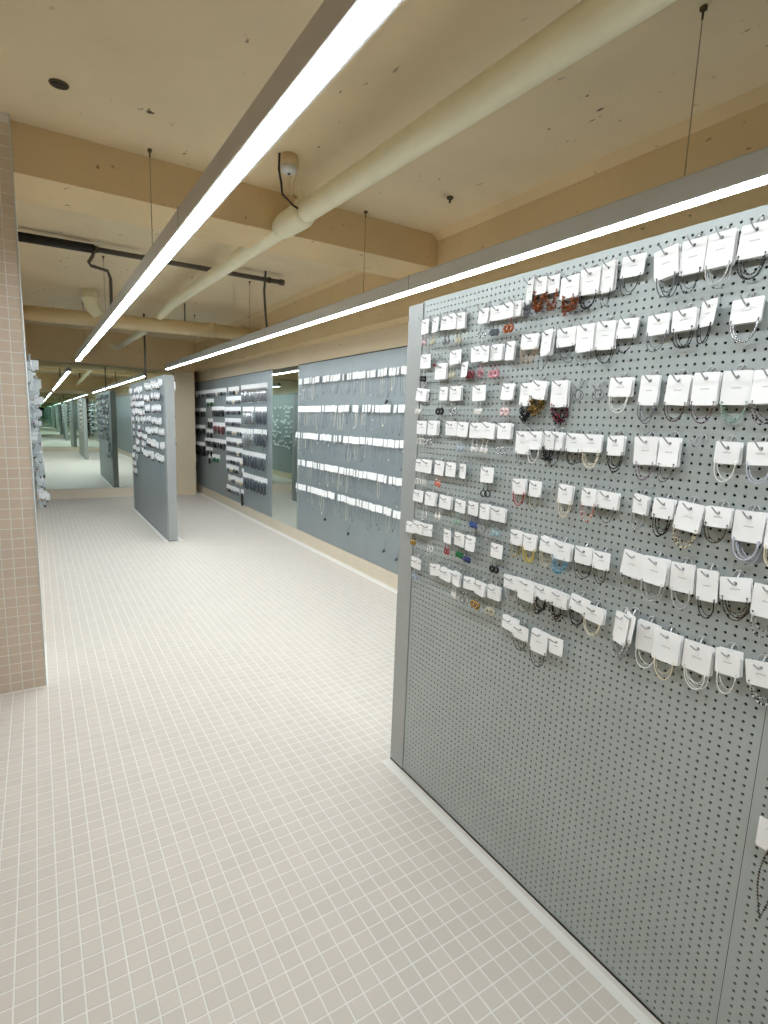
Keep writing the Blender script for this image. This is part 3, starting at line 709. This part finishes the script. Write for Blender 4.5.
ACCESSORY=[
 [(11.4,9.25,1.958,14,'mix'),(9.05,8.56,1.958,3,'mix'),(8.39,7.33,1.963,9,'pale')],
 [(10.48,10.04,1.797,2,'green'),(9.22,8.45,1.811,5,'mix')],
 [(11.42,10.53,1.636,4,'dark'),(10.08,9.32,1.655,5,'dark'),(9.26,8.45,1.644,7,'mix'),(8.34,7.85,1.641,4,'pale'),(7.79,7.35,1.636,3,'slate')],
 [(10.45,10.09,1.446,2,'dark'),(9.3,8.51,1.465,6,'mix')],
 [(11.45,10.55,1.314,5,'dark'),(10.02,9.33,1.384,3,'wine'),(9.2,8.4,1.32,6,'mix'),(8.38,7.91,1.316,3,'pale'),(7.83,7.32,1.322,3,'slate')],
 [(10.51,10.06,1.254,2,'dark'),(9.24,8.37,1.151,6,'mix')],
 [(11.42,10.56,0.989,4,'black'),(10.56,9.31,1.097,7,'dark'),(9.21,8.4,1.0,6,'mix'),(8.38,7.37,0.985,6,'slate')],
 [(10.53,10.08,0.924,2,'dark'),(10.41,10.24,0.783,1,'dark'),(10.08,9.69,0.817,2,'green')],
 [(11.5,11.25,0.643,1,'black'),(9.2,8.37,0.849,5,'mix')],
 [(9.22,8.58,0.708,4,'mix'),(8.43,8.34,0.698,1,'mix'),(8.35,7.34,0.643,7,'slate')],
 [(9.19,8.38,0.537,4,'mix')],
 [(9.26,8.54,0.359,5,'mix'),(8.47,8.37,0.364,1,'black')],
]


CX = PX - .018
def fit(w, h, y):
    """turned cards show narrower than they are: give them their width back as a turn"""
    std = .060 if h > .058 else (.058 if h > .044 else .055)
    if w < .72 * std:
        phi = math.atan2(y, CX)
        return std * .95, math.acos(max(.45, w / (std * .95)) * math.cos(phi)) - phi
    return max(.049, min(w * .95, .065)), 0.0
STY = {'beads': 'bead bracelet', 'tube': 'cord bracelet', 'chain': 'fine chain bracelet', 'cluster': 'bead cluster'}
ESTY = {'drop': 'drop earrings', 'hoop': 'hoop earrings', 'ball': 'cluster earrings', 'donut': 'ring earrings'}
def place_cards(rows, block, kind):
    for ri, row in enumerate(rows):
        for ci, q in enumerate(row):
            y, z, w, h, sty, col = q[:6]
            R = random.Random(hash((round(y * 1000), round(z * 1000))) & 0xffff)
            where = '%s from left in row %s, %s' % (ORD[ci + 1], NUM[ri + 1], block)
            wd, turn = fit(w, h, y)
            if h < .044: h = .046
            zt = z + h / 2 - .0135                     # punched hole
            depth = -.003 if ci % 2 else .001
            me = card_mesh(wd, h)
            nm = 'earring_card' if kind == 'e' else 'bracelet_card'
            hook(PX - .0005, y, zt + .0235, 'steel hook holding the white card %s' % where)
            o = obj(nm, me, None, (CX + depth, y, zt))
            rot = (R.uniform(-.05, .05) + (R.choice((-.12, .1)) if R.random() < .12 else 0), R.uniform(-.02, .10), -turn + R.uniform(-.05, .03))
            o.rotation_euler = rot
            if kind == 'e':
                if sty:
                    tag(o, 'white card with %s %s, %s' % (cname(col), ESTY[sty], where), 'earring card', 'earring cards on the near pegboard')
                    em = earring_mesh(sty, col, R)
                    dy = max(-.03, min(.03, q[6] - y)); dz = min(q[7] - zt, .0135 - h - .008)
                    for s in (-1, 1):
                        e_ = obj('earring', em, o, (-.003, dy + s * .0095, dz + .004 + R.uniform(-.001, .001))); e_.scale = (1.6, 1.6, 1.6)
                else:
                    tag(o, 'plain white card %s, no earrings showing below' % where, 'earring card', 'earring cards on the near pegboard')
            else:
                tag(o, 'white card with %s %s, %s' % (cname(col), STY[sty], where), 'bracelet card', 'bracelet cards on the near pegboard')
                obj('bracelet', bracelet_mesh(sty, col, wd, h, R), o)
            if (kind == 'e' and R.random() < .45) or (kind != 'e' and R.random() < .9 and turn < .5 and (ri, ci, block) != (0, 0, 'middle block')):
                b = obj(nm, me, None, (CX + depth + R.uniform(.006, .011), y + R.uniform(-.002, .0015), zt - R.uniform(0, .002)))
                b.rotation_euler = (rot[0] + R.uniform(-.07, .07), rot[1] * .5, rot[2] * .9 + R.uniform(-.05, .05))
                tag(b, 'white card directly behind the card %s' % where, 'earring card' if kind == 'e' else 'bracelet card', 'cards second in line on the near pegboard')
                if kind != 'e' and R.random() < .6: obj('bracelet', bracelet_mesh(sty, col, wd, h, R), b)
place_cards(EARRINGS, 'left block', 'e')
place_cards(BRACELETS_MID, 'middle block', 'b')
place_cards(BRACELETS_NEAR, 'right block', 'b')

# bare hooks, one with a flower earring on it
for y, z, lb in ((1.018, 1.637, 'bare hook right of the third middle row, nearer the cards'), (0.954, 1.631, 'bare hook right of the third middle row, further along'),
                 (1.086, 1.348, 'bare hook in the gap of row five, middle block'), (0.679, 1.499, 'bare hook in the gap of row four, right block'),
                 (1.612, 1.124, 'bare hook in row seven, left block, after the third card'), (1.362, 1.123, 'bare hook in row seven, left block, before the last card'),
                 (1.676, 0.980, 'bare hook in row eight, left block, after the first card'), (1.664, 1.758, 'hook carrying a dark red flower earring, row two, left block'),
                 (1.430, 1.905, 'bare hook in row one, left block, between two card groups')):
    hook(PX - .0005, y, z, lb)
fl = MB()
for k in range(7):
    a = k * 2 * math.pi / 7; fl.ball((0, .006 * math.cos(a), .006 * math.sin(a)), .0045, 0, 1, (.6, 1, 1))
fl.ball((-.002, 0, 0), .004, 1)
o = fl.build('flower_earring', jmats('wine'), None, (PX - .030, 1.664, 1.722)); tag(o, 'dark red flower earring hanging alone in row two, left block', 'earring')
# silver bracelets without card on the two bare hooks
for i, y in enumerate((1.018, 0.954)):
    mb = MB().torus((0, 0, -.014), .013, .0011, 18, 5, tilt=.3).torus((.002, .002, -.016), .015, .0010, 18, 5, tilt=-.3)
    o = mb.build('bracelet', jmats('grey'), None, (PX - .020, y, 1.612)); tag(o, 'thin grey bracelet hanging without card on the %s bare hook, third middle row' % ('left' if i == 0 else 'right'), 'bracelet')
# card on the next panel at the right edge of view
hook(PX - .0005, 0.418, 0.715, 'steel hook low on the nearest panel, at the right edge')
o = obj('bracelet_card', card_mesh(.06, .07), None, (CX, 0.418, 0.690)); tag(o, 'white card low at the right edge with a long dark bead chain', 'bracelet card', 'bracelet cards on the near pegboard')
ch = MB(); R = random.Random(3); ms = jmats('blackbrown')
for s in (-1, 1):
    P = [Vector((-.002, s * .014 * math.sin(math.pi * min(1, t * .9 + .1)), -.05 - .16 * t)) for t in np.linspace(0, 1, 22)]
    ch.tube(P, .0007, 4)
    for p in P: ch.bead(p, R.uniform(.0022, .0036), R.choice((0, 0, 1)))
ch.build('bead_chain', ms, o)

# ------------------------------------------------------------------ necklace cards on the wall board beside the mirror
NCH = {}
def necklace_mesh(col, ln, v, pend):
    key = (col, ln, v, pend)
    if key in NCH: return NCH[key]
    R = random.Random(v * 31 + int(ln * 100)); mb = MB()
    wd = .020
    P = []
    for i in range(17):
        a = math.pi * i / 16
        P.append((-.004 + .002 * math.sin(3 * a + v), -wd * math.cos(a) * (1 + .15 * math.sin(a)) + R.uniform(-.002, .002), -.05 - (ln - .05) * (math.sin(a) ** .45)))
    mb.tube(P, .0015, 4)
    if pend: mb.ball((-.005, 0, -ln - .006), .008, 1, 1, (.5, 1, 1.3))
    NCH[key] = mb.mesh('necklace_chain', jmats(col)); return NCH[key]
ZR = [1.993, 1.672, 1.362, 1.034, 0.742]
XN = XW - .028
NM = card_mesh(.054, .069, False)
for ri, zt in enumerate(ZR):
    R = random.Random(50 + ri); y = 6.21 + (.05 if ri in (2, 4) else 0); ci = 0
    while y > 3.35:
        ci += 1
        col = R.choice(('grey', 'silver', 'silver', 'slate', 'silver', 'grey', 'cream'))
        o = obj('necklace_card', NM, None, (XN + R.uniform(-.010, .006), y, zt - .0135 + R.uniform(-.004, .004)))
        o.rotation_euler = (R.uniform(-.05, .05), R.uniform(0, .08), R.uniform(-.25, .35))
        tag(o, 'white necklace card %s from the mirror in row %s of the wall pegboard' % (ORD[ci], NUM[ri + 1]), 'necklace card', 'necklace cards on the right wall')
        obj('necklace_chain', necklace_mesh(col, R.choice((.17, .21, .24)), R.randrange(3), R.random() < .4), o)
        y -= .0655 + (.05 if R.random() < (.13 if ri < 2 else .06) else 0)
R = random.Random(12)
for k, (y, z) in enumerate(((4.25, 1.70), (5.45, .42), (4.9, .36), (4.2, .33), (3.98, .30))):
    o = MB().ball((0, 0, 0), .022, 0, 1, (.4, 1, .8)).ball((0, .02, -.012), .014, 0, 1, (.4, 1, 1)).tube([(0, 0, .015), (.02, 0, .09)], .0015, 4).build('pendant', jmats('black' if k < 3 else 'slate'), None, (XW - .03, y, z))
    tag(o, 'dark pendant hanging low on the wall pegboard, %s from the mirror' % ORD[k + 1] if k else 'black pendant hanging between the first two necklace rows', 'pendant')

# ------------------------------------------------------------------ accessory cards on the far wall board
AM = card_mesh(.075, .081, False)
def hang_mesh(col, ln, wd, key):
    if key in NCH: return NCH[key]
    R = random.Random(len(NCH)); mb = MB()
    for s in range(4):
        yy = -wd / 2 + wd * (s + .5) / 4
        mb.tube([(-.003, yy, -.05), (-.005, yy + R.uniform(-.004, .004), -.05 - ln * .5), (-.004, yy + R.uniform(-.006, .006), -.05 - ln)], wd * .10, 4)
    mb.ball((-.004, 0, -.055 - ln), wd * .3, 1, 1, (.4, 1, .6))
    NCH[key] = mb.mesh('hanging_strands', jmats(col)); return NCH[key]
AC = {'mix': ('grey', .05), 'pale': ('silver', .19), 'dark': ('black', .10), 'slate': ('slate', .17), 'green': ('green', .06), 'wine': ('wine', .13), 'black': ('black', .19)}
for ri, row in enumerate(ACCESSORY):
    ci = 0; total = 0
    cells = []
    for (ya, yb, z, n, it) in row:
        for k in range(n):
            y = ya + (yb - ya) * (k + .5) / n
            if y < 11.38: cells.append((y, z, abs(ya - yb) / n, it))
    for ci, (y, z, sp, it) in enumerate(cells):
        R = random.Random(ri * 100 + ci)
        o = obj('accessory_card', AM, None, (XN + R.uniform(-.005, .005), y, z + .036 - .0135)); o.scale = (1, min(1.6, sp / .092), 1)
        o.rotation_euler = (R.uniform(-.04, .04), 0, R.uniform(.05, .5))
        tag(o, 'small white accessory card %s from the left in tier %s of the far wall pegboard' % (ORD[ci + 1], NUM[ri + 1]), 'accessory card', 'accessory cards on the far wall board')
        c, ln = AC[it]
        if it == 'mix' and R.random() < .45: c = R.choice(('black', 'cream', 'slate'))
        obj('hanging_strands', hang_mesh(c, ln, .055, ('h', c, ln)), o)

# ------------------------------------------------------------------ cards on the distant partition and the left wall
FM = card_mesh(.075, .072, False)
def far_cards(x, face, ys, zs, keep, label, group, seed):
    R = random.Random(seed)
    for ri, z in enumerate(zs):
        ci = 0
        for y in ys:
            if not keep(ri, y, R): continue
            ci += 1
            o = obj('jewellery_card', FM, None, (x + face * (R.uniform(.016, .03) if x > 0 else R.uniform(.045, .08)), y + R.uniform(-.012, .012), z + R.uniform(-.018, .012)))
            o.rotation_euler = (R.uniform(-.08, .08), 0, (0 if face < 0 else math.pi) + (R.uniform(-.12, .55) if face < 0 else (R.uniform(-.6, .3) if x > 0 else R.uniform(.15, 1.2))))
            if x < 0:
                k = R.uniform(.6, .95); o.scale = (1, k, k); o.location.z += R.uniform(-.03, .03); o.location.x += R.uniform(-.02, .02)
            tag(o, label % (ORD[ci], NUM[ri + 1]), 'jewellery card', group)
            c = R.choice(('black', 'grey', 'slate', 'blackbrown', 'pearl', 'mauve', 'brown'))
            obj('jewellery', JF[c], o)
            h_ = obj('hook', HF[0 if x > 0 else 1], o); h_.rotation_euler = (0, 0, -o.rotation_euler[2] + (0 if face < 0 else math.pi))
HF = [MB().tube([(.026, 0, .004), (0, 0, 0), (-.03, 0, .006)], .0022, 5).mesh('hook', M_STEEL), MB().tube([(.095, 0, .004), (0, 0, 0), (-.012, 0, .006)], .0022, 5).mesh('hook', M_STEEL)]
JF = {}
for c in ('black', 'grey', 'slate', 'blackbrown', 'pearl', 'mauve', 'brown'):
    mb = MB(); R = random.Random(9)
    for k in range(9):
        a = math.pi * k / 8; mb.bead((-.002, -.022 * math.cos(a), -.044 - .034 * math.sin(a)), .006, k % 2)
    JF[c] = mb.mesh('jewellery', jmats(c))
zs = [1.90, 1.76, 1.61, 1.465, 1.33, 1.17, 1.01]
ys = [6.99 + .085 * k for k in range(14)]
far_cards(PX, -1, ys, zs, lambda r_, y, R: R.random() < .78, 'white card %s from the near end in row %s of the distant partition', 'cards near the front end of the distant partition', 5)
zs = [1.88, 1.78, 1.68, 1.57, 1.46, 1.35, 1.24, 1.13, 1.02, .90, .79, .67]
ys = [8.24 + .13 * k for k in range(10)]
far_cards(PX, -1, ys, zs, lambda r_, y, R: R.random() < (.72 if r_ < 9 else .7) and (r_ < 9 or y > 8.9), 'white card %s in tier %s of the rear half of the distant partition', 'cards on the rear half of the distant partition', 6)
far_cards(PX + PT, 1, [6.95 + .19 * k for k in range(13)], [1.88, 1.72, 1.56, 1.40, 1.24, 1.08], lambda r_, y, R: R.random() < .8, 'white card %s in row %s on the hidden side of the distant partition', 'cards on the far side of the distant partition', 8)
far_cards(-0.062, 1, [4.45, 4.8, 5.2, 5.7, 6.2, 6.7, 7.1] + [7.3 + .14 * k for k in range(14)], [1.85, 1.735, 1.615, 1.49, 1.35, 1.225, 1.10, .96, .84], lambda r_, y, R: y < 7.2 or R.random() < .7, 'white card %s from the pier in row %s of the left wall pegboard', 'cards on the left wall board', 9)
